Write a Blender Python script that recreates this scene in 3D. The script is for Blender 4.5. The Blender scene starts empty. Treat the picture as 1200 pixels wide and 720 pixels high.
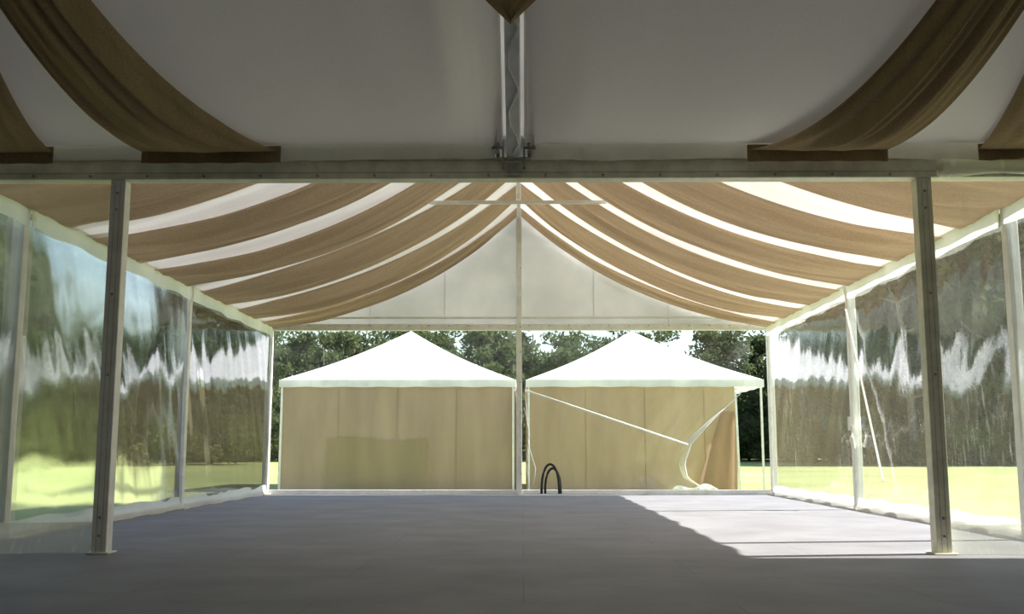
import bpy, bmesh, math, random
import numpy as np
from mathutils import Vector, Matrix, noise as mnoise
random.seed(7); rng=np.random.default_rng(7)
sc=bpy.context.scene
try:
    sc.view_settings.view_transform='Standard'; sc.view_settings.look='None'
    sc.view_settings.exposure=0.0
except Exception: pass
CX=-0.08; HW=5.0; EAVE=3.38; APEX=5.64
YN=8.8; YA=10.2; YB=15.3; YF=20.4; GR=-0.15

# ---------------------------------------------------------------- helpers
def empty(name,loc=(0,0,0)):
    e=bpy.data.objects.new(name,None); sc.collection.objects.link(e); e.location=loc; return e
def obj(name,me,mat,parent=None,smooth=False):
    if mat: me.materials.append(mat)
    o=bpy.data.objects.new(name,me); sc.collection.objects.link(o)
    if smooth: me.polygons.foreach_set('use_smooth',[True]*len(me.polygons))
    if parent: o.parent=parent
    return o
class B:
    def __init__(s): s.bm=bmesh.new()
    def box(s,a,b):
        x0,y0,z0=a;x1,y1,z1=b
        v=[s.bm.verts.new(p) for p in [(x0,y0,z0),(x1,y0,z0),(x1,y1,z0),(x0,y1,z0),(x0,y0,z1),(x1,y0,z1),(x1,y1,z1),(x0,y1,z1)]]
        for f in [(3,2,1,0),(4,5,6,7),(0,1,5,4),(1,2,6,5),(2,3,7,6),(3,0,4,7)]: s.bm.faces.new([v[i] for i in f])
        return s
    def bar(s,p,q,w,h=None,up=(0,0,1)):
        h=h or w; p=Vector(p);q=Vector(q);d=(q-p).normalized();u=Vector(up)
        if abs(d.dot(u))>.98:u=Vector((0,1,0))
        r=d.cross(u).normalized();u=r.cross(d)
        vs=[]
        for c in (p,q):
            for a,b in((-1,-1),(1,-1),(1,1),(-1,1)): vs.append(s.bm.verts.new(c+r*a*w/2+u*b*h/2))
        for f in [(3,2,1,0),(4,5,6,7),(0,1,5,4),(1,2,6,5),(2,3,7,6),(3,0,4,7)]: s.bm.faces.new([vs[i] for i in f])
        return s
    def tube(s,pts,r,n=8):
        pts=[Vector(p) for p in pts]; rings=[]
        for i,p in enumerate(pts):
            a=pts[max(i-1,0)];b=pts[min(i+1,len(pts)-1)];d=(b-a).normalized()
            u=Vector((0,0,1)) if abs(d.z)<.95 else Vector((0,1,0))
            R=d.cross(u).normalized();U=R.cross(d)
            rr=r[i] if isinstance(r,(list,tuple)) else r
            rings.append([s.bm.verts.new(p+R*math.cos(t)*rr+U*math.sin(t)*rr) for t in [2*math.pi*k/n for k in range(n)]])
        for a,b in zip(rings,rings[1:]):
            for k in range(n): s.bm.faces.new([a[k],a[(k+1)%n],b[(k+1)%n],b[k]])
        s.bm.faces.new(rings[0][::-1]); s.bm.faces.new(rings[-1]); return s
    def done(s,name,mat,parent=None,smooth=False,bevel=0):
        bmesh.ops.recalc_face_normals(s.bm,faces=s.bm.faces)
        me=bpy.data.meshes.new(name); s.bm.to_mesh(me); s.bm.free()
        o=obj(name,me,mat,parent,smooth)
        if bevel:
            m=o.modifiers.new('bevel','BEVEL'); m.width=bevel; m.segments=2; m.limit_method='ANGLE'
        return o
def surf(name,fn,nu,nv,mat,parent=None,flip=False):
    vs=[];fs=[];uv=[]
    for i in range(nu+1):
        for j in range(nv+1):
            vs.append(fn(i/nu,j/nv))
    for i in range(nu):
        for j in range(nv):
            a=i*(nv+1)+j; fs.append((a,a+1,a+nv+2,a+nv+1))
    me=bpy.data.meshes.new(name); me.from_pydata(vs,[],fs)
    l=me.uv_layers.new(name='UVMap')
    for p in me.polygons:
        for li in p.loop_indices:
            k=me.loops[li].vertex_index; l.data[li].uv=((k//(nv+1))/nu,(k%(nv+1))/nv)
    return obj(name,me,mat,parent,True)
def sm(a,b,x):
    t=min(max((x-a)/(b-a),0),1); return t*t*(3-2*t)
def N(x,y,z): return mnoise.noise(Vector((x,y,z)))

# ---------------------------------------------------------------- materials
class M:
    def __init__(s,name):
        s.m=bpy.data.materials.new(name); s.m.use_nodes=True; s.t=s.m.node_tree; s.t.nodes.clear()
        s.out=s.n('ShaderNodeOutputMaterial')
    def n(s,ty,**k):
        nd=s.t.nodes.new(ty)
        for a,b in k.items():
            if a in nd.inputs.keys(): nd.inputs[a].default_value=b
            else: setattr(nd,a,b)
        return nd
    def l(s,a,b): s.t.links.new(a,b)
    def coord(s,scale=(1,1,1),kind='Object',rot=(0,0,0)):
        tc=s.n('ShaderNodeTexCoord'); src=tc.outputs[kind]
        if any(rot):
            m0=s.n('ShaderNodeMapping'); m0.inputs['Rotation'].default_value=rot; s.l(src,m0.inputs[0]); src=m0.outputs[0]
        mp=s.n('ShaderNodeMapping'); mp.inputs['Scale'].default_value=scale
        s.l(src,mp.inputs[0]); return mp.outputs[0]
    def noise(s,vec,scale,detail=3,rough=.5,dist=0):
        nd=s.n('ShaderNodeTexNoise'); nd.inputs['Scale'].default_value=scale; nd.inputs['Detail'].default_value=detail; nd.inputs['Roughness'].default_value=rough; nd.inputs['Distortion'].default_value=dist
        s.l(vec,nd.inputs['Vector']); return nd.outputs['Fac']
    def ramp(s,fac,stops):
        r=s.n('ShaderNodeValToRGB'); e=r.color_ramp.elements
        while len(e)<len(stops): e.new(.5)
        for i,(p,c) in enumerate(stops):
            e[i].position=p; e[i].color=(*c,1) if len(c)==3 else c
        s.l(fac,r.inputs[0]); return r.outputs[0]
    def math(s,op,a,b=None,clamp=False):
        m=s.n('ShaderNodeMath'); m.operation=op; m.use_clamp=clamp
        for i,x in enumerate((a,b)):
            if x is None: continue
            if isinstance(x,(int,float)): m.inputs[i].default_value=x
            else: s.l(x,m.inputs[i])
        return m.outputs[0]
    def bump(s,h,st=.3,dist=.02):
        b=s.n('ShaderNodeBump'); b.inputs['Strength'].default_value=st; b.inputs['Distance'].default_value=dist; s.l(h,b.inputs['Height']); return b.outputs[0]
    def mix(s,f,a,b):
        m=s.n('ShaderNodeMixShader')
        if isinstance(f,(int,float)): m.inputs[0].default_value=f
        else: s.l(f,m.inputs[0])
        s.l(a,m.inputs[1]); s.l(b,m.inputs[2]); return m.outputs[0]
    def fin(s,sh): s.l(sh,s.out.inputs['Surface']); return s.m
def mul(c,k): return tuple(x*k for x in c)

def fabric(name,col,transl=.3,tcol=None,weave=120,stretch=(1,1,1),var=.15,bumpst=.3,foldscale=2.0,foldst=.4,wv=.18):
    m=M(name); co=m.coord(stretch)
    big=m.noise(co,1.5,4); fine=m.noise(m.coord(),weave,2)
    c=m.ramp(big,[(.3,mul(col,1-var)),(.7,mul(col,1+var))])
    f2=m.ramp(fine,[(.35,(1-wv,)*3),(.65,(1+wv*.3,)*3)])
    mx=m.n('ShaderNodeMix',data_type='RGBA',blend_type='MULTIPLY'); mx.inputs[0].default_value=1
    m.l(c,mx.inputs[6]); m.l(f2,mx.inputs[7]); c=mx.outputs[2]
    wr=m.noise(co,foldscale,5,.6)
    h=m.math('ADD',m.math('MULTIPLY',wr,foldst),m.math('MULTIPLY',fine,.03*wv/.18))
    nb=m.bump(h,bumpst,.1)
    d=m.n('ShaderNodeBsdfDiffuse'); t=m.n('ShaderNodeBsdfTranslucent')
    m.l(c,d.inputs[0]); m.l(nb,d.inputs['Normal']); m.l(nb,t.inputs['Normal'])
    if tcol: t.inputs[0].default_value=(*tcol,1)
    else: m.l(c,t.inputs[0])
    return m.fin(m.mix(transl,d.outputs[0],t.outputs[0]))
def paint(name,col,rough=.45,dirt=.25,metal=0):
    m=M(name); co=m.coord((1,1,1)); n1=m.noise(co,6,6,.65)
    c=m.ramp(n1,[(.35,mul(col,1-dirt)),(.62,col)])
    p=m.n('ShaderNodeBsdfPrincipled'); m.l(c,p.inputs['Base Color']); p.inputs['Roughness'].default_value=rough; p.inputs['Metallic'].default_value=metal
    m.l(m.bump(n1,.1,.01),p.inputs['Normal']); return m.fin(p.outputs[0])
def clear_pvc(name,haze=.05,streak=.3,tint=(.93,.95,.93),refl=1.0,rough=.07,blur=0,power=3.5,bst=.13,rot=0):
    m=M(name)
    co=m.coord((1,1,.35),rot=(rot,0,0)); n1=m.noise(co,1.3,3,.5,.6); n2=m.noise(m.coord((1,1,.12),rot=(rot*.3,0,0)),19,4,.65,.4)
    n4=m.noise(m.coord((1,1,.4),rot=(rot,0,0)),5,4,.6,.8)
    n3=m.noise(m.coord((1,1,.6)),.7,3)
    h=m.math('ADD',m.math('MULTIPLY',n1,1.0),m.math('MULTIPLY',n4,.30))
    nb=m.bump(h,bst,.05)
    lw=m.n('ShaderNodeLayerWeight'); lw.inputs['Blend'].default_value=.5
    f=m.math('POWER',lw.outputs['Facing'],power)
    f=m.math('ADD',m.math('MULTIPLY',f,refl),.04,True)
    f=m.math('MINIMUM',f,.7)
    tr=m.n('ShaderNodeBsdfTransparent'); tr.inputs[0].default_value=(*tint,1)
    trs=tr.outputs[0]
    if blur:
        rf=m.n('ShaderNodeBsdfRefraction'); rf.inputs['IOR'].default_value=1.06; rf.inputs['Roughness'].default_value=blur; rf.inputs[0].default_value=(*tint,1)
        trs=m.mix(.7,trs,rf.outputs[0])
    gl=m.n('ShaderNodeBsdfGlossy'); gl.inputs['Roughness'].default_value=rough; gl.inputs[0].default_value=(1,1,1,1); m.l(nb,gl.inputs['Normal'])
    d=m.n('ShaderNodeBsdfDiffuse'); d.inputs[0].default_value=(.85,.86,.82,1)
    t=m.n('ShaderNodeBsdfTranslucent'); t.inputs[0].default_value=(.85,.86,.82,1)
    hz=m.mix(.6,d.outputs[0],t.outputs[0])
    s1=m.ramp(n2,[(.54,(0,0,0)),(.76,(1,1,1))]); s2=m.ramp(n3,[(.38,(0,0,0)),(.68,(1,1,1))])
    hf=m.math('ADD',m.math('MULTIPLY',m.math('MULTIPLY',s1,s2),streak),haze,True)
    a=m.mix(f,trs,gl.outputs[0])
    return m.fin(m.mix(hf,a,hz))

WHITE_FR=paint('frame_white_paint',(.86,.86,.82),.4,.15)
CREAM=paint('beam_cream_paint',(.90,.88,.68),.45,.2)
GROOVE=paint('track_aluminium',(.6,.6,.56),.4,.3,.3)
STEEL=paint('galv_steel',(.45,.44,.42),.35,.4,.8)
BLACK=paint('black_rubber',(.02,.02,.022),.5,.2)
ROPE=fabric('rope_white',(.75,.74,.70),0)
ROOF=fabric('roof_pvc_white',(.80,.80,.77),.5,(.87,.84,.79),foldst=.1,wv=.03)
ROOFN=fabric('roof_thick_pvc',(.75,.75,.72),.065,foldst=.1,wv=.03)
LINW=fabric('lining_white_far',(.82,.785,.74),.5,stretch=(.3,2,.3),foldst=.25,wv=.05)
LINWN=fabric('lining_white_near',(.88,.85,.80),.25,stretch=(1.2,.5,.5),foldst=.08,weave=60,var=.02,wv=.03)
HEM=fabric('lining_hem',(.86,.84,.74),.5,stretch=(1.2,.5,.5),foldst=.08,weave=60,var=.05,wv=.03)
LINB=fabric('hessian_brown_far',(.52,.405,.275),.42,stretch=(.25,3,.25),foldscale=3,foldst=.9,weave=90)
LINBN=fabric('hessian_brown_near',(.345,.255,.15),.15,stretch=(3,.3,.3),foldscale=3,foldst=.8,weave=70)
GABLE=fabric('gable_pvc',(.76,.75,.73),.30,(.74,.72,.70),foldst=.12,foldscale=1.2,wv=.03)
SKIRT=fabric('skirt_pvc',(.82,.81,.77),.45,(.82,.81,.76),foldst=.3,wv=.04)
TENTW=fabric('party_tent_roof_white',(.88,.88,.88),.15,foldst=.05,wv=.03)
TENTB=fabric('party_tent_wall_tan',(.53,.42,.31),.42,(.60,.45,.31),stretch=(1.5,1,.25),foldst=.5,foldscale=1.5,var=.16)
TENTO=fabric('party_tent_panel_lower',(.49,.40,.26),.42,(.57,.44,.27),stretch=(1.5,1,.25),foldst=.4,foldscale=1.5,var=.12)
FLAPB=fabric('tent_flap_tan',(.52,.38,.26),.45,stretch=(2,1,.3),foldst=.3)
BACKW=fabric('blockout_wall',(.30,.28,.26),.01)
CLEAR_R=clear_pvc('clear_pvc_right',haze=.02,streak=.22,refl=1.0,rot=.25)
CLEAR_L=clear_pvc('clear_pvc_left',haze=.01,streak=.12,refl=.8,blur=.13,rot=-.5)
CLEAR_G=clear_pvc('clear_pvc_gable',haze=.025,streak=.08,refl=.6,tint=(.95,.96,.95))
CLEAR_N=clear_pvc('clear_pvc_near',haze=.02,streak=.06,refl=.4,tint=(.94,.96,.93))
CLEAR_NL=clear_pvc('clear_pvc_near_left',haze=.015,streak=.06,refl=.4,tint=(.94,.97,.91),blur=.10)
SEMI=clear_pvc('skirt_semi_clear',haze=.45,streak=.3,refl=.4,tint=(.85,.88,.78))

def floor_mat():
    m=M('floor_panels'); co=m.coord()
    br=m.n('ShaderNodeTexBrick'); br.offset=0.5; br.inputs['Scale'].default_value=1.0
    br.inputs['Brick Width'].default_value=2.4; br.inputs['Row Height'].default_value=1.2; br.inputs['Mortar Size'].default_value=.006; br.inputs['Mortar Smooth'].default_value=.5
    br.inputs['Color1'].default_value=(.268,.26,.282,1); br.inputs['Color2'].default_value=(.25,.243,.265,1); br.inputs['Mortar'].default_value=(.19,.185,.20,1)
    m.l(co,br.inputs['Vector'])
    n1=m.noise(co,1.2,6,.6); n2=m.noise(co,90,3,.6)
    r=m.ramp(n1,[(.3,(.80,.80,.80)),(.7,(1.14,1.14,1.14))]); r2=m.ramp(n2,[(.3,(.78,.78,.78)),(.7,(1.12,1.12,1.12))])
    a=m.n('ShaderNodeMix',data_type='RGBA',blend_type='MULTIPLY'); a.inputs[0].default_value=1; m.l(br.outputs[0],a.inputs[6]); m.l(r,a.inputs[7])
    b=m.n('ShaderNodeMix',data_type='RGBA',blend_type='MULTIPLY'); b.inputs[0].default_value=1; m.l(a.outputs[2],b.inputs[6]); m.l(r2,b.inputs[7])
    p=m.n('ShaderNodeBsdfPrincipled'); m.l(b.outputs[2],p.inputs['Base Color']); p.inputs['Roughness'].default_value=.6; p.inputs['Specular IOR Level'].default_value=.45
    m.l(m.bump(n2,.3,.01),p.inputs['Normal']); return m.fin(p.outputs[0])
def lawn_mat():
    m=M('lawn_grass'); co=m.coord(); n1=m.noise(co,.12,5,.6); n2=m.noise(co,6,5,.7)
    c=m.ramp(n1,[(.3,(.21,.26,.08)),(.5,(.32,.365,.135)),(.72,(.45,.46,.21))])
    r=m.ramp(n2,[(.3,(.65,.7,.6)),(.7,(1.2,1.15,1.1))])
    a=m.n('ShaderNodeMix',data_type='RGBA',blend_type='MULTIPLY'); a.inputs[0].default_value=1; m.l(c,a.inputs[6]); m.l(r,a.inputs[7])
    p=m.n('ShaderNodeBsdfPrincipled'); m.l(a.outputs[2],p.inputs['Base Color']); p.inputs['Roughness'].default_value=.9
    m.l(m.bump(n2,.6,.05),p.inputs['Normal']); return m.fin(p.outputs[0])
def leaf_mat(name,c1,c2):
    m=M(name); n1=m.noise(m.coord(),.5,4,.6)
    c=m.ramp(n1,[(.3,c1),(.7,c2)])
    d=m.n('ShaderNodeBsdfDiffuse'); t=m.n('ShaderNodeBsdfTranslucent'); m.l(c,d.inputs[0]); m.l(c,t.inputs[0])
    return m.fin(m.mix(.4,d.outputs[0],t.outputs[0]))
LEAF=leaf_mat('gum_leaves',(.045,.07,.033),(.15,.19,.085))
LEAF2=leaf_mat('shrub_leaves',(.08,.11,.04),(.23,.27,.11))
BARK=paint('bark',(.34,.30,.25),.9,.5)

# ---------------------------------------------------------------- ground
fl=B(); fl.box((-15,-1.4,GR),(15,YN+.35,0)); 
fl.box((CX-HW-.15,YN+.351,GR),(CX+HW+.15,YF+.15,0))
fl.done('floor',floor_mat())
def lawnf(u,v):
    x=-260+520*u;y=-60+440*v; return (x,y,GR-.005)
surf('lawn',lawnf,40,40,lawn_mat())

# ---------------------------------------------------------------- marquee frame
fr=empty('marquee_frame')
def L(s,y,z,inset=0): return (CX+s*(HW-inset),y,z)
for yy,nm in((YA,'a'),(YB,'b'),(YF,'gable')):
    b=B()
    for s in(-1,1):
        b.box((CX+s*HW-.06,yy-.06,0),(CX+s*HW+.06,yy+.06,EAVE-.001))
        b.bar(L(s,yy,EAVE+.02),(CX,yy,APEX+.02),.09,.12)
        b.box((CX+s*HW-.13,yy-.13,0.001),(CX+s*HW+.13,yy+.13,.02))
    b.done('portal_'+nm,WHITE_FR,fr,bevel=.008)
b=B()
for s in(-1,1):
    b.box((CX+s*HW-.05,YN,EAVE-.08),(CX+s*HW+.05,YF,EAVE+.03))
    b.bar((CX+s*HW*.5,YN,EAVE+(APEX-EAVE)*.5+.1),(CX+s*HW*.5,YF,EAVE+(APEX-EAVE)*.5+.1),.06)
b.bar((CX,YN,APEX+.04),(CX,YF,APEX+.04),.08)
b.done('purlins',WHITE_FR,fr,bevel=.006)
b=B()
b.box((CX-HW,YF-.055,EAVE-.14),(CX+HW,YF+.055,EAVE-.01))
b.box((CX-HW,YF-.03,EAVE+.10),(CX+HW,YF+.03,EAVE+.135))
b.box((CX-.055,YF-.08,0),(CX+.055,YF+.03,APEX-.05))
b.box((CX-HW,YF-.05,0),(CX+HW,YF+.05,.09))
b.done('gable_beam_and_pole',WHITE_FR,fr,bevel=.006)
b=B()
for z in(.4,1.0,1.6,2.2,2.8,3.3,3.9,4.5): b.tube([(CX+.03,YF-.09,z),(CX+.03,YF-.078,z)],.012)
for k in range(24):
    x=CX-4.6+k*.4; b.tube([(x,YF-.07,EAVE-.05),(x,YF-.05,EAVE-.05)],.012)
b.done('gable_bolts',STEEL,fr)
b=B(); b.bar((CX-1.35,YB,4.62),(CX+1.35,YB,4.62),.05,.05)
for s in(-1,1): b.bar((CX+s*1.33,YB,4.62),(CX+s*1.33,YB,5.02),.03)
b.done('collar_tie',WHITE_FR,fr,bevel=.006)

nb=empty('eave_beam')
b=B(); b.box((-15,YN-.08,3.22),(15,YN+.08,3.39)); b.box((-15,YN-.10,3.385),(15,YN-.02,3.41))
b.done('beam',CREAM,nb,bevel=.012)
b=B(); b.box((-15,YN-.084,3.27),(15,YN-.078,3.278)); b.done('keder_track',GROOVE,nb)
b=B()
for k in range(36): 
    x=-8.8+k*.5; b.tube([(x,YN-.10,3.245),(x,YN-.08,3.245)],.012,6)
b.done('bolts',STEEL,nb)
for s,X in((-1,-3.56),(1,3.50)):
    p=empty('tent_post')
    b=B(); b.box((X-.065,YN-.065,0.0),(X+.065,YN+.065,3.219)); b.box((X-.10,YN-.10,0),(X+.10,YN+.10,.015)); b.done('post',CREAM if s>0 else WHITE_FR,p,bevel=.01)
    b=B(); b.box((X-.026,YN-.067,0.02),(X-.020,YN-.064,3.2)); b.box((X+.020,YN-.067,.02),(X+.026,YN-.064,3.2)); b.done('grooves',GROOVE,p)
    b=B()
    for z in(.15,.3,1.5,2.2,2.95,3.1): b.tube([(X,YN-.078,z),(X,YN-.064,z)],.011)
    b.done('bolts',STEEL,p)

for X in(CX,CX-5,CX+5,CX-10,CX+10):
    b=B()
    b.bar((X,YN-.1,3.46),(X,3.7,5.72),.12,.16); b.bar((X,3.7,5.72),(X,-1.2,3.46),.12,.16)
    b.done('rafter',WHITE_FR,fr,bevel=.01)
    b=B(); b.box((X-.10,YN-.13,3.30),(X-.085,YN+.0,3.56)); b.box((X+.085,YN-.13,3.30),(X+.10,YN,3.56))
    b.box((X-.05,YN-.16,3.24),(X+.05,YN-.10,3.34))
    for dx in(-.14,.14):
        for z in(3.42,3.50): b.tube([(X+dx,YN-.22,z),(X+dx,YN-.1,z)],.02)
        b.tube([(X+dx-.05,YN-.2,3.46),(X+dx+.05,YN-.2,3.46)],.015)
    b.done('bracket',STEEL,fr)
    b=B()
    pts=[(X+.045*math.sin(k*1.3),YN-.2-k*.12,3.40+k*.12*.445+.02*math.cos(k*1.3)) for k in range(28)]
    b.tube(pts,.012,6); b.done('lacing',ROPE,fr,True)
    b=B(); b.box((X-.06,-1.26,0),(X+.06,-1.14,3.4)); b.done('rear_post',WHITE_FR,fr)

# ---------------------------------------------------------------- roof covers
b=empty('roof_cover')
for s in(-1,1):
    surf('far_slope',lambda u,v,s=s:(CX+s*(HW+.12)*u,YN+.05+(YF+.1-YN-.05)*v,APEX+.2-(APEX-EAVE+.05)*u),10,20,ROOF,b)
surf('near_front_slope',lambda u,v:(-15+30*u,3.8+(YN+.1-3.8)*v,5.9-(5.9-3.46)*v),10,4,ROOFN,b)
surf('near_rear_slope',lambda u,v:(-15+30*u,3.8-(5.0)*v,5.9-(5.9-3.46)*v),10,4,ROOFN,b)
surf('junction_valance',lambda u,v:(CX+(2*u-1)*HW,YN+.12,3.36+(APEX+.15-3.36)*(1-abs(2*u-1))*v),20,4,SKIRT,b)

# ---------------------------------------------------------------- far ceiling lining
ce=empty('ceiling')
def sagf(u): 
    return 4*u*(1-u)*(1+.35*(.5-u))
def linz(u): return 5.58-(5.58-(EAVE-.06))*u
def bay(y):
    for a,c in((YN,YA),(YA,YB),(YB,YF)):
        if a<=y<=c: return math.sin(math.pi*(y-a)/(c-a))
    return 0
for s in(-1,1):
    def f(u,v,s=s):
        y=YN+.16+(YF-.07-YN-.16)*v
        z=linz(u)-.38*sagf(u)-.05*bay(y)*sagf(u)+.008*math.sin(y*16+2*u)*sagf(u)
        return(CX+s*(.03+(HW-.08)*u),y,z)
    surf('white_lining',f,40,160,LINW,ce)
bands=[(9.0,11.15),(11.6,13.15),(13.6,15.1),(15.6,17.15),(17.65,19.0),(19.45,20.3)]
for s in(-1,1):
    for k,(y0,y1) in enumerate(bands):
        ph=random.random()*6; dz=random.uniform(-.03,.07); wj=random.uniform(-.02,.08)
        def f(u,v,s=s,y0=y0,y1=y1,ph=ph,dz=dz,wj=wj):
            t=2*v-1; c=(y0+y1)/2; hw=(y1-y0)/2*(.84+wj+.16*u**.7)
            y=c+hw*t+.09*math.sin(3*u+ph)*sagf(u)+.05*t*math.sin(5*u+2*ph)
            fold=.030*math.sin(t*9+ph+2.0*u)+.065*N(t*4.5+ph,u*1.2,ph)+.040*N(t*12,u*2,ph+5)
            z=linz(u)-.03-(.42)*sagf(u)-(.15+dz)*(1-t*t)*sagf(u)**.8*(1 if y1-y0>1 else .5)+fold*min(1,sagf(u)*1.5+.15)
            return(CX+s*(.04+(HW-.10)*u),min(y,YF-.08),z)
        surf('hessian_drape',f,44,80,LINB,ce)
b=B()
b.bar((CX,YN+.2,5.54),(CX,YF-.1,5.54),.07,.03); b.done('ridge_trim',ROPE,ce)

# gable
wb=empty('wall_back')
def gf(u,v):
    x=(2*u-1)*(HW-.02); top=EAVE+(APEX-EAVE)*(1-abs(x)/HW)
    return(CX+x,YF+.04+.02*math.sin(x*2.3)*math.sin(v*3.1),EAVE-.05+(top-EAVE+.1)*v)
surf('gable_panel',gf,60,14,GABLE,wb)
b=B()
for x in(-3,-1.5,1.5,3): 
    top=EAVE+(APEX-EAVE)*(1-abs(x)/HW); b.box((CX+x-.006,YF+.015,EAVE),(CX+x+.006,YF+.022,top))
b.done('seams',GABLE,wb)
def edgeX(z):
    pts=[(0.05,3.78),(.15,3.52),(.33,3.25),(.6,3.20),(.99,3.34),(1.5,3.82),(2.0,4.36),(2.6,4.52),(3.29,4.60)]
    if z<=pts[0][0]: return pts[0][1]
    for (a,xa),(c,xc) in zip(pts,pts[1:]):
        if z<=c: return xa+(xc-xa)*(z-a)/(c-a)
    return pts[-1][1]
def cl(u,v): 
    z=.08+(3.26-.08)*v; return(CX-4.93+4.87*u,YF+.01+.02*math.sin(u*17)*(1-v),z)
surf('clear_panel_left',cl,60,20,CLEAR_G,wb)
def cr(u,v):
    z=.08+(3.26-.08)*v; e=edgeX(z); return(CX+.06+(e-.0)*u,YF+.01+.05*math.sin(u*26)*u*u*(1.2-v)+.02*math.sin(u*9),z)
surf('clear_panel_right',cr,70,40,CLEAR_G,wb)
def pl(u,v):
    z=.08+1.9*v; e=edgeX(z); return(CX+.06+e-.16*(1-u)*math.sin(math.pi*min(v*1.1+.05,1)),YF-.03+.05*math.sin(u*17+v*2),z)
surf('curtain_pleats',pl,40,30,clear_pvc('pleat_pvc',haze=.07,streak=.2,refl=.6),wb)
b=B(); b.tube([(CX+.06+edgeX(z),YF+.02+.05*math.sin(26)*(1.2-z/3.3),z) for z in np.linspace(.08,2.1,30)],[.005+.009*math.sin(math.pi*k/29) for k in range(30)],6); b.done('curtain_hem',ROPE,wb,True)
def bf(u,v): 
    return(CX+3.0+.9*u,YF-.12+.2*v+.04*math.sin(u*20),.10+.13*math.sin(math.pi*v)*(.6+.4*math.sin(u*9+1))*math.sin(math.pi*u)**.5)
surf('bunched_plastic',bf,30,12,SEMI,wb)

# ---------------------------------------------------------------- side walls
for s,nm in((-1,'wall_left'),(1,'wall_right')):
    w=empty(nm)
    spans=[(YN+.1,YA-.05),(YA+.08,YB-.08),(YB+.08,YF-.08)]
    for (y0,y1) in spans:
        ph=random.random()*9+s*20
        def f(u,v,s=s,y0=y0,y1=y1,ph=ph):
            y=y0+(y1-y0)*u; z=.12+(EAVE-.30)*v
            a=.035*N(y*.8+.5*z*s,z*.45,ph)+.012*N(y*2.6+1.2*z,z*.8,ph+3)+.003*N(y*7+3*z,z*2,ph+7)
            return(CX+s*(HW-.03)+a*(.3+.7*math.sin(math.pi*v)),y,z)
        surf('clear_panel',f,100,40,CLEAR_L if s<0 else CLEAR_R,w)
        def tk(u,v,s=s,y0=y0,y1=y1,ph=ph):
            y=y0-.05+(y1-y0+.1)*u; h=.24+.012*math.sin(y*4+ph)
            return(CX+s*(HW-.075)+.02*math.sin(y*6+ph)*v,y,EAVE-.03-h*v)
        surf('top_skirt',tk,60,6,SKIRT,w)
        def bk(u,v,s=s,y0=y0,y1=y1,ph=ph):
            y=y0+(y1-y0)*u
            return(CX+s*(HW-.03-.06*v*v)+.012*math.sin(y*7+ph)*v,y,.18+.012*math.sin(y*5+ph)-.175*v)
        surf('bottom_skirt',bk,60,5,SKIRT,w)
    b=B(); b.box((CX+s*HW-.03,YN+.1,0),(CX+s*HW+.03,YF,.07)); b.done('base_rail',WHITE_FR,w)
b=B(); b.bar((CX+4.90,YB-.1,2.95),(CX+4.88,13.9,.45),.03,.012)
b.box((CX+4.86,YB-.16,1.15),(CX+4.93,YB-.07,1.35)); b.tube([(CX+4.9,YB-.15,1.2),(CX+4.87,YB-.2,1.05),(CX+4.9,YB-.16,.9),(CX+4.92,YB-.12,.95)],.03); b.done('bracing_strap',ROPE)

for s,nm,X0 in((-1,'wall_front_left',-3.64),(1,'wall_front_right',3.58)):
    w=empty(nm)
    def f(u,v,s=s,X0=X0):
        x=X0+s*(11*u); return(x,YN+.03+.012*math.sin(x*6)+.012*math.sin(x*2.3+v*3),.22+(3.2-.22)*v)
    surf('clear_panel',f,120,16,CLEAR_N if s>0 else CLEAR_NL,w)
    def k(u,v,s=s,X0=X0):
        x=X0+s*11*u; return(x,YN-.01-.05*v*v+.015*math.sin(x*5)*v,.25+.01*math.sin(x*3)-.245*v)
    surf('bottom_skirt',k,90,6,SEMI,w)
def roll(u,v):
    x=3.6+4.5*u; a=2*math.pi*v; r=.075+.012*math.sin(x*9)+.008*math.sin(3*a+x*5); return(x,YN-.17+r*math.cos(a),3.29+r*.9*math.sin(a)+.01*math.sin(x*3))
surf('rolled_wall_panel',roll,80,20,clear_pvc('rolled_pvc',haze=.6,streak=.35,tint=(.95,.93,.7)))
b=B(); b.box((-15,-1.35,0),(15,-1.3,3.45)); b.done('wall_rear_blocker',BACKW)  # unseen wall behind the camera, added to keep the near tent dark
for s,n in((-1,'wall_end_left_blocker'),(1,'wall_end_right_blocker')):
    surf(n,lambda u,v,s=s:(s*15,-1.2+(YN+1.2)*u,(3.4+2.4*(1-abs(2*u-1)))*v),20,4,BACKW)  # unseen end walls, added to shut light out of the near tent

# ---------------------------------------------------------------- near ceiling lining
nc=empty('ceiling_near')
def nz(x,v):
    d=abs(((x-CX+2.5)%5)-2.5)
    k=.25+.75*sm(0.05,.55,d)
    bal=.10*sm(.3,2.5,d)
    return 3.49+(5.55-3.49)*v-(.50*k+bal)*4*v*(1-v)*(1+.3*(.5-v)*2*.5)
def nearpanel(x0,x1,side):
    def f(u,v):
        x=x0+(x1-x0)*u
        D=8.60-4.8*v if side>0 else -1.0+4.8*v
        d=min(abs(x-x0),abs(x-x1))
        fold=.018*math.sin(d*60)*math.exp(-d*6)+.006*math.sin(x*7+v*3)*4*v*(1-v)
        xr=abs(x-CX)-3.35; fold+=.022*math.sin(math.atan2(xr,1.25-v)*9)*sm(0,.15,v)+.035*N(x*1.5+v*2,v*3,side)*sm(0,.1,v)
        return(x+.015*math.sin(v*9),D,nz(x,v)+fold)
    return f
for side in(1,-1):
    for x0,x1 in((CX-10,CX-5.1),(CX-4.9,CX-.11),(CX+.11,CX+4.9),(CX+5.1,CX+10)):
        surf('white_lining',nearpanel(x0,x1,side),110,50,LINWN,nc)
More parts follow.
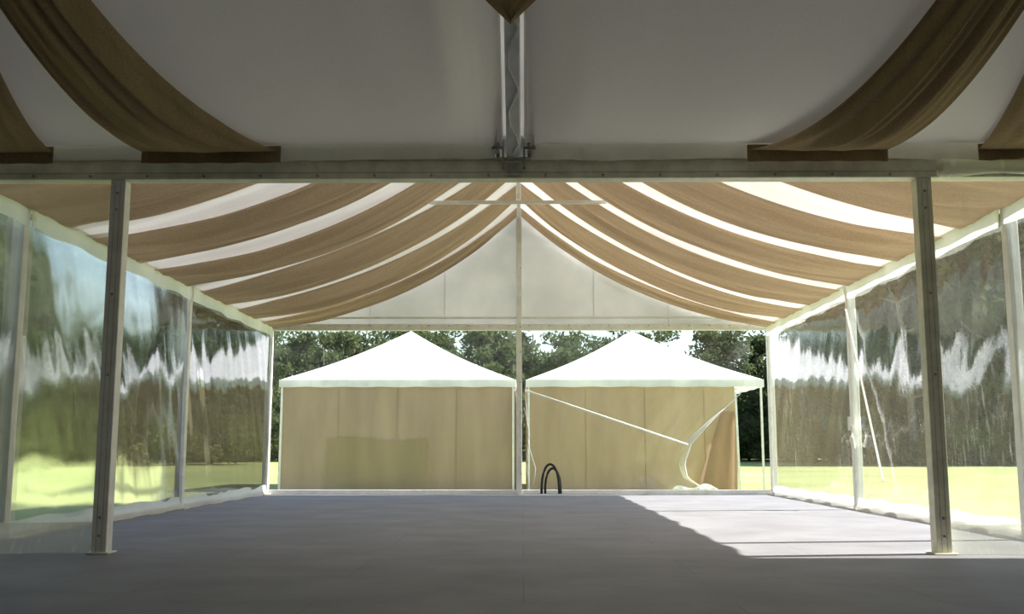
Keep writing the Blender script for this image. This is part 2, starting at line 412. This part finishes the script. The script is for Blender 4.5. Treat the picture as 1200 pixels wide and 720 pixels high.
for x0,x1 in((CX-10,CX-.16),(CX+.16,CX+10)):
    def f(u,v,x0=x0,x1=x1):
        x=x0+(x1-x0)*u; return(x,8.615+.012*math.sin(x*11)*v+.01*math.sin(x*27)*v,3.50-(.14+.012*math.sin(x*2.1))*v)
    surf('white_hem',f,300,5,HEM,nc)
for s in(-1,1):
    def f(u,v,s=s):
        return(CX+s*(.09+.08*u+.01*math.sin(u*14)),8.60-1.9*v,3.40+.12*(1-u)+ (5.55-3.49)*v*.40*(1.02)-.02*math.sin(u*12)+.05)
    surf('gathered_edge',f,20,20,LINWN,nc)
def swag(c,s,side,idx):
    ph=random.random()*6
    e=empty('fabric_swag')
    tgt=3.4 if c<5 else 6.6
    def xc(v):
        k=1-(1-min(v/.95,1))**1.5
        return CX+s*(c+(tgt-c)*k*.95)
    def f(u,v):
        t=2*u-1; hw=.60*(1-1.40*v+.75*v*v)
        x=xc(v)+hw*t
        D=8.585-4.8*v if side>0 else -.985+4.8*v
        fold=(.020*math.sin(t*9+ph+2*v)+.04*N(t*6+ph,v*2,ph)+.014*math.sin(t*21+ph))*min(1,v*6)
        return(x,D,nz(x,v)-.065-idx*.03*v-.16*(1-t*t)*min(1,4*v*(1-v)*1.5)+fold)
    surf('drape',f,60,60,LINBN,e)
    if side>0:
        def g(u,v):
            t=2*u-1; x=xc(0)+(.605)*t
            return(x,8.578+.008*math.sin(t*13+ph)*v,3.475-.15*v-.0*t)
        surf('tail',g,40,5,LINBN,e)
for i,c in enumerate((2.62,4.6,7.4)): 
    for s in(-1,1):
        swag(c,s,1,i); swag(c,s,-1,i)
tp=empty('fabric_swag')
def tip(u,v):
    t=2*u-1; return(CX+.72*t*v,6.62-.25*v+.04*math.cos(t*5),3.73+.62*v+.05*(1-abs(t))*v)
surf('pointed_tail',tip,20,16,LINBN,tp)

# ---------------------------------------------------------------- party tents outside
def party_tent(cx,y0,side):
    e=empty('party_tent'); W=2.98; ez=2.62; az=4.20; cy=y0+W
    def rf(k):
        def f(u,v):
            w=W*(1-v); p=[(-w,-w),(w,-w),(w,w),(-w,w)]
            a=p[k];c=p[(k+1)%4]; x=a[0]+(c[0]-a[0])*u;y=a[1]+(c[1]-a[1])*u
            z=ez+(az-ez)*v-.10*math.sin(math.pi*v)-.05*math.sin(math.pi*u)*(1-v)*math.sin(math.pi*v)
            return(cx+x,cy+y,z)
        return f
    for k in range(4):
        surf('roof_face',rf(k),16,16,TENTW,e)
        p=[(-W,-W),(W,-W),(W,W),(-W,W)];a=p[k];c=p[(k+1)%4]
        def val(u,v,a=a,c=c):
            x=a[0]+(c[0]-a[0])*u;y=a[1]+(c[1]-a[1])*u
            o=1.003
            return(cx+x*o,cy+y*o,ez+.01-(.19+.008*math.sin(u*40))*v)
        surf('valance',val,50,3,TENTW,e)
    b=B()
    for sx in(-1,1):
        for sy in(-1,1): b.box((cx+sx*(W-.06)-.025,cy+sy*(W-.06)-.025,GR),(cx+sx*(W-.06)+.025,cy+sy*(W-.06)+.025,ez))
    b.tube([(cx,cy,ez-.1),(cx,cy,az+.03)],.03)
    b.bar((cx-W+.06,cy-W+.06,ez-.03),(cx+W-.06,cy-W+.06,ez-.03),.04); b.bar((cx-W+.06,cy+W-.06,ez-.03),(cx+W-.06,cy+W-.06,ez-.03),.04)
    b.bar((cx-W+.06,cy,ez-.06),(cx+W-.06,cy,ez-.06),.04)
    b.done('frame',WHITE_FR,e)
    xr=W-.02 if side<0 else W-.72
    ph=random.random()*5
    def fwy(x,v): return cy-W+.10+(.03*math.sin(x*3.1+ph)+.015*math.sin(x*9+v)+.05*N(x*1.7,v*1.5,ph))*(1-.5*v)
    def fw(u,v):
        x=-W+.02+(xr+W-.02)*u
        return(cx+x,fwy(x,v),GR+.02+(ez-.05-GR)*v)
    surf('front_wall',fw,90,16,TENTB,e)
    if side<0:
        def ow(u,v):
            x=-1.75+2.5*u; return(cx+x,fwy(x,v*.5)-.04,GR+.03+(1.25+.04*math.sin(u*7))*v)
        surf('lower_panel',ow,50,10,TENTO,e)
    def bw(u,v): return(cx-W+2*W*u,cy+W-.03+.03*math.sin(u*20),GR+.02+(ez-.05-GR)*v)
    surf('rear_wall',bw,50,8,TENTB,e)
    def sw(u,v): return(cx-W+.03+.03*math.sin(u*19),cy-W+.05+(2*W-.1)*u,GR+.02+(ez-.05-GR)*v)
    surf('side_wall',sw,50,8,TENTB,e)
    if side<0:
        surf('side_wall_right',lambda u,v:(cx+W-.03+.03*math.sin(u*19),cy-W+.05+(2*W-.1)*u,GR+.02+(ez-.05-GR)*v),50,8,TENTB,e)
    else:
        def fl(u,v):
            z=GR+.02+1.95*v; lean=.65*v
            x=W-1.75+lean+(1.02-.62*v)*u
            return(cx+x,cy-W-.05-.06*math.sin(u*6),z)
        surf('loose_flap',fl,24,20,FLAPB,e)
        b=B(); b.bar((cx+W-.74,cy-W-.12,2.3),(cx+W-.70,cy-W-.14,GR),.05); b.done('flap_pole',WHITE_FR,e)
    b=B()
    for k in range(1,4):
        x=-W+k*(2*W/4)
        if x<xr: b.bar((cx+x,fwy(x,0)-.012,GR+.02),(cx+x,fwy(x,1)-.012,ez-.25),.014,.01)
    b.done('wall_seams',TENTO,e)
party_tent(-3.17,25.8,-1)
party_tent(3.06,25.8,1)

b=B(); b.tube([(CX+.12,YF+.10,2.05),(CX+3.34,YF+.10,.97)],.02,8); b.done('prop_pole',ROPE,None,True)
b=B()
b.tube([(CX+.12,YF-.12,2.0),(CX+.16,YF-.13,1.4),(CX+.2,YF-.13,.9),(CX+.32,YF-.14,.5),(CX+.28,YF-.14,.2)],.010,6)
b.tube([(CX+.1,YF-.12,1.7),(CX+.2,YF-.14,1.2),(CX+.14,YF-.14,.6),(CX+.2,YF-.14,.1)],.007,6)
b.done('hanging_rope',ROPE,None,True)
b=B()
for o,r,h in((0,.17,.56),(.05,.15,.48)):
    b.tube([(CX+.60+o-r*math.cos(t),YF-.45+o,h*math.sin(t)**.8+.035) for t in np.linspace(0,math.pi,16)],.024,8)
b.done('garden_hose',BLACK,None,True)

# ---------------------------------------------------------------- trees
def leaf_mesh(name,centers,radii,npc,size,mat):
    V=[];F=[];k=0
    for c,r in zip(centers,radii):
        n=npc
        d=rng.normal(size=(n,3)); d/=np.linalg.norm(d,axis=1)[:,None]; rad=rng.random(n)**.5
        P=c+d*(rad[:,None])*np.array([r,r,r*.65])
        A=rng.normal(size=(n,3)); A/=np.linalg.norm(A,axis=1)[:,None]
        Bv=np.cross(A,rng.normal(size=(n,3))); Bv/=np.linalg.norm(Bv,axis=1)[:,None]
        sz=size*(.6+.8*rng.random(n))[:,None]
        q=np.stack([P-A*sz,P+Bv*sz*.5,P+A*sz,P-Bv*sz*.5],1).reshape(-1,3)
        V.append(q); F+= [(k+4*i,k+4*i+1,k+4*i+2,k+4*i+3) for i in range(n)]; k+=4*n
    me=bpy.data.meshes.new(name); me.from_pydata(np.concatenate(V).tolist(),[],F); me.materials.append(mat); return me
def tree_mesh(name,h,spread,nb,dense):
    b=B(); cs=[];rs=[]
    lean=rng.normal(size=2)*.04*h
    tr=[Vector((lean[0]*t*t,lean[1]*t*t,h*.85*t)) for t in np.linspace(0,1,8)]
    b.tube(tr,[.28*(1-.8*t)*h/15 for t in np.linspace(0,1,8)],8)
    for i in range(nb):
        t=.16+.84*i/nb; p=tr[min(int(t*7),7)]; a=rng.random()*6.28; l=spread*(1.05-.55*t)*(.6+.5*rng.random())
        q=p+Vector((math.cos(a)*l,math.sin(a)*l,l*.55)); m=p.lerp(q,.5)+Vector((0,0,-.1*l))
        b.tube([p,m,q],[.09*h/15,.06*h/15,.02],5)
        for w in(.55,.8,1.0):
            c=np.array(p.lerp(q,w))+rng.normal(size=3)*.35; cs.append(c); rs.append(spread*(.26+.16*rng.random()))
    cs.append(np.array(tr[-1])+np.array([0,0,.08*h])); rs.append(spread*.4)
    bmesh.ops.recalc_face_normals(b.bm,faces=b.bm.faces)
    tm=bpy.data.meshes.new(name+'_trunk'); b.bm.to_mesh(tm); b.bm.free(); tm.materials.append(BARK)
    return tm,leaf_mesh(name+'_crown',cs,rs,dense,.24,LEAF)
variants=[tree_mesh('gum%d'%i,15,3.6+.5*i%1.1,16+2*i,120) for i in range(4)]
forest=empty('tree_line')
def put(me,x,y,s,rz,name,sz=None):
    o=bpy.data.objects.new(name,me); sc.collection.objects.link(o); o.parent=forest; o.location=(x,y,GR-.02); o.scale=(s,s,(sz or s)); o.rotation_euler=(0,0,rz)
def addtree(x,y,s,sz=None):
    tm,lm=random.choice(variants); r=random.random()*6.28
    put(tm,x,y,s,r,'trunk',sz); put(lm,x,y,s,r,'crown',sz)
for row,(D,n) in enumerate(((74,30),(86,34),(100,40))):
    for i in range(n):
        ang=math.radians(-46+92*(i+.5*(row%2)+random.uniform(-.3,.3))/(n-1))
        a=abs(math.degrees(ang))
        if a<16: DD=D*1.25; h=DD*.136+random.uniform(-3,2.0)
        else: DD=D; h=max(14,DD*(.20+.013*(a-16)))+random.uniform(-1,2)
        if row==2 and a>=16: h*=1.15
        addtree(math.tan(ang)*DD,DD+random.uniform(-3,3),min(h/15*1.05,1.6),h/15)
sm_c=[np.array([rng.normal()*.9,rng.normal()*.7,.5+rng.random()*1.3]) for _ in range(14)]
shrub=leaf_mesh('shrub_crown',sm_c,[.8]*14,260,.09,LEAF2)
for i in range(90):
    ang=math.radians(-45+90*i/89); D=72+random.uniform(-2,5)+ (22 if abs(math.degrees(ang))<15 else 0)
    put(shrub,math.tan(ang)*D,D,.9+random.random()*1.2,random.random()*6,'shrub')
for i in range(90):
    ang=math.radians(-45+90*i/89); D=108; put(shrub,math.tan(ang)*D,D,3.2+random.random()*1.0,random.random()*6,'shrub')
for x,y,s in((-24,52,.8),(-27,54,.7),(30,56,.7)):
    o=bpy.data.objects.new('round_bush',shrub); sc.collection.objects.link(o); o.location=(x,y,GR-.05); o.scale=(s,s,s)
def hill(u,v):
    x=-280+560*u; return(x,125+60*v,GR+ (5+2.0*math.sin(x*.03)+1*math.sin(x*.11))*math.sin(math.pi*v/2))
surf('understory_rise',hill,80,6,LEAF,forest)

# ---------------------------------------------------------------- light
w=bpy.data.worlds.new('World'); sc.world=w; w.use_nodes=True; t=w.node_tree; t.nodes.clear()
o=t.nodes.new('ShaderNodeOutputWorld'); bg=t.nodes.new('ShaderNodeBackground'); sk=t.nodes.new('ShaderNodeTexSky')
sk.sky_type='NISHITA'; sk.sun_disc=False; sk.sun_elevation=math.radians(44); sk.sun_rotation=math.radians(81); sk.air_density=1.2; sk.dust_density=1.2
bg.inputs[1].default_value=.28; t.links.new(sk.outputs[0],bg.inputs[0]); t.links.new(bg.outputs[0],o.inputs[0])
sd=bpy.data.lights.new('sun','SUN'); sd.energy=14.5; sd.angle=math.radians(.6); sd.color=(1,.965,.905)
so=bpy.data.objects.new('sun',sd); sc.collection.objects.link(so)
so.rotation_euler=Vector((-3.2,-.42,-3.32)).to_track_quat('-Z','Y').to_euler(); so.location=(20,10,20)

cam=bpy.data.cameras.new('camera'); cam.lens=36; cam.sensor_width=36; cam.clip_end=1000
co=bpy.data.objects.new('camera',cam); sc.collection.objects.link(co); co.location=(0,0,.86); co.rotation_euler=(math.radians(90+7.97),0,math.radians(.62))
sc.camera=co
